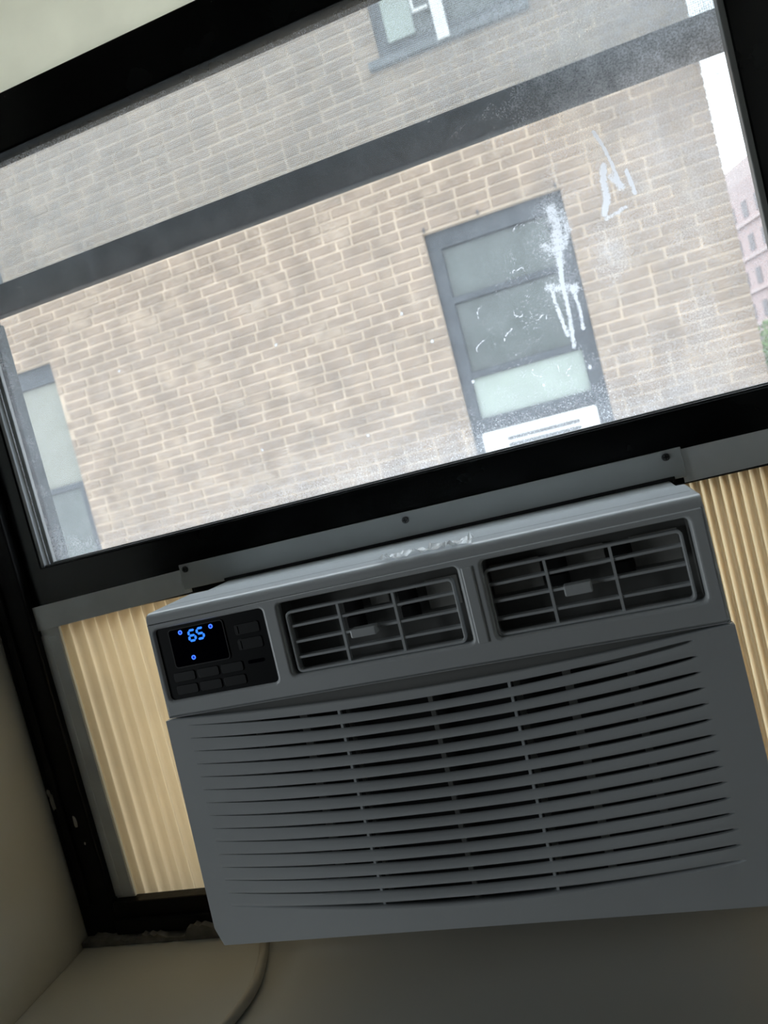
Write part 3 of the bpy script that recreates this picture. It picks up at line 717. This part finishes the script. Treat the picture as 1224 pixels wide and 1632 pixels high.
def far_window(op, panes, depth=.05):
    x0, x1, z0, z1 = op
    fr = finish('window', plate(rect(x0 + .001, x1 - .001, z0 + .001, z1 - .001), [rrect(a, b, c, d, .006) for a, b, c, d, _m in panes], YB + depth, .05, bev=.004), M['far_frame'], bld)
    for a, b, c, d, m_ in panes:
        MB().box(a - .01, b + .01, YB + depth + .028, YB + depth + .036, c - .01, d + .01).build('pane', M[m_], fr)
    return fr
far_window(OP[0], [(-.580, .100, .945, 1.265, 'far_glass'), (-.580, .100, .450, .905, 'far_glass'), (-.590, .122, .140, .405, 'far_pale'), (-.61, .13, -.55, .06, 'far_glass')])
far_window(OP[1], [(-4.42, -3.655, .465, 1.245, 'far_shade'), (-4.42, -3.70, -.50, .42, 'far_glass')])
fw = far_window(OP[2], [(-.59, -.295, 2.57, 3.08, 'far_glass'), (-.19, .13, 2.57, 3.08, 'far_glass')])
MB().box(-.59, -.41, YB + .030, YB + .052, 2.585, 3.06, bev=.004).build('side_panel', M['far_pale'], fw)
MB().box(-.283, -.205, YB - .062, YB - .046, 2.44, 3.13, bev=.004).build('mullion', M['far_white'], fw)
MB().box(-.405, -.300, YB + .032, YB + .052, 2.700, 2.722, bev=.004).box(-.405, -.385, YB + .032, YB + .052, 2.722, 3.06, bev=.004).build('rail', M['far_white'], fw)
MB().box(-.74, .28, YB - .045, YB + .10, 2.435, 2.486, bev=.006).build('window_sill', M['sill_stone'], bld)
for x in (-.655, -.30, .19):       # little metal ties above the window head
    MB().box(x - .004, x + .004, YB - .014, YB + .004, 1.385, 1.412).build('lintel_tie', M['far_frame'], bld)

# the neighbour's air conditioner in that window
nac = empty('air_conditioner', (-.238, YB + .02, -.42), 'white air conditioner in the window of the brick building opposite, below its pale pane', 'air conditioner')
slots = [rrect(-.447, .012, z - .011, z + .011, .008) for z in (-.028, -.070, -.112, -.154, -.196, -.238, -.280)]
finish('housing', plate(rrect(-.605, .128, -.42, .044, .02), slots, YB - .03, .03, bev=.006), M['far_white'], nac)
MB().box(-.59, .113, YB + .0, YB + .05, -.41, .034).build('cabinet', M['far_white'], nac)
for z in (-.028, -.070, -.112, -.154, -.196, -.238, -.280):
    MB().box(-.455, .02, YB - .010, YB - .0005, z - .014, z + .014).build('vent_slot', M['far_slot'], nac)
# dark filler either side of it belongs to the window frame already

# ------------------------------------------------------------------ pink building and street tree far down the street
th = math.radians(75); D = Vector((math.cos(th), -math.sin(th), 0)); NRM = Vector((-math.sin(th), -math.cos(th), 0))
P0 = Vector((16.6, 70.0, 0.0))
pk = empty('street_apartment_building', (P0.x, P0.y, -6), 'pink stucco apartment building far down the street, at the right edge of the window glass', 'building')
def oriented(u0, u1, n0, n1, z0, z1, name, mat, parent, bev=0):
    mb = MB().box(u0, u1, -n1, -n0, z0, z1, bev=bev)      # u along the facade, n out of it
    me = mb.mesh(); warp(me, lambda c: np.stack([P0.x + c[:, 0] * D.x - c[:, 1] * NRM.x, P0.y + c[:, 0] * D.y - c[:, 1] * NRM.y, c[:, 2]], 1))
    return finish(name, me, mat, parent)
oriented(-14, 26, -12, 0, -6, 15.3, 'wall', M['pink_wall'], pk)
oriented(-1.5, 26, -12, -.05, 15.3, 16.8, 'roof_parapet', M['belt'], pk)
fw0 = None
for fl in range(7):
    z = 12.9 - fl * 2.75
    oriented(-14, 26, 0, .25, z - 1.0, z - .72, 'belt_course', M['belt'], pk)
    for k in range(14):
        u = -8 + k * 2.1
        if fw0 is None:
            fw0 = oriented(u, u + .8, -.02, .05, z - .45, z + .9, 'window', M['pink_window'], pk); u00, z00 = u, z
        else:
            link_copy(fw0, D * (u - u00) + Vector((0, 0, z - z00)))
t = empty('street_tree', (10.1, 40, -6), 'green street tree in front of the far pink building', 'tree')
MB().tube([(10.1, 40, -6), (10.15, 40, -3.5), (10.0, 40.1, -1.2), (10.1, 40, .6)], [.22, .18, .14, .06], 8).build('trunk', M['bark'], t)
V, F = [], []
for i in range(2600):
    a, b, rr = random.uniform(0, 2 * math.pi), random.uniform(-1, 1), random.random() ** .4
    c = Vector((10.1 + 1.9 * rr * math.sqrt(1 - b * b) * math.cos(a), 40 + 1.9 * rr * math.sqrt(1 - b * b) * math.sin(a), .3 + 2.1 * rr * b))
    u = Vector((random.gauss(0, 1), random.gauss(0, 1), random.gauss(0, 1))).normalized(); v = u.orthogonal().normalized(); s = random.uniform(.09, .17); k = len(V)
    V += [c - u * s, c + v * s * .5, c + u * s, c - v * s * .5]; F.append((k, k + 1, k + 2, k + 3))
me = bpy.data.meshes.new('leaves'); me.from_pydata([tuple(v) for v in V], [], F)
tag(finish('foliage', me, M['leaf'], t), kind='stuff')
tag(MB().box(-40, 60, YO + .3, 120, -6.3, -6).build('ground', M['asphalt']), 'grey paving of the alley and street outside', 'ground', kind='structure')
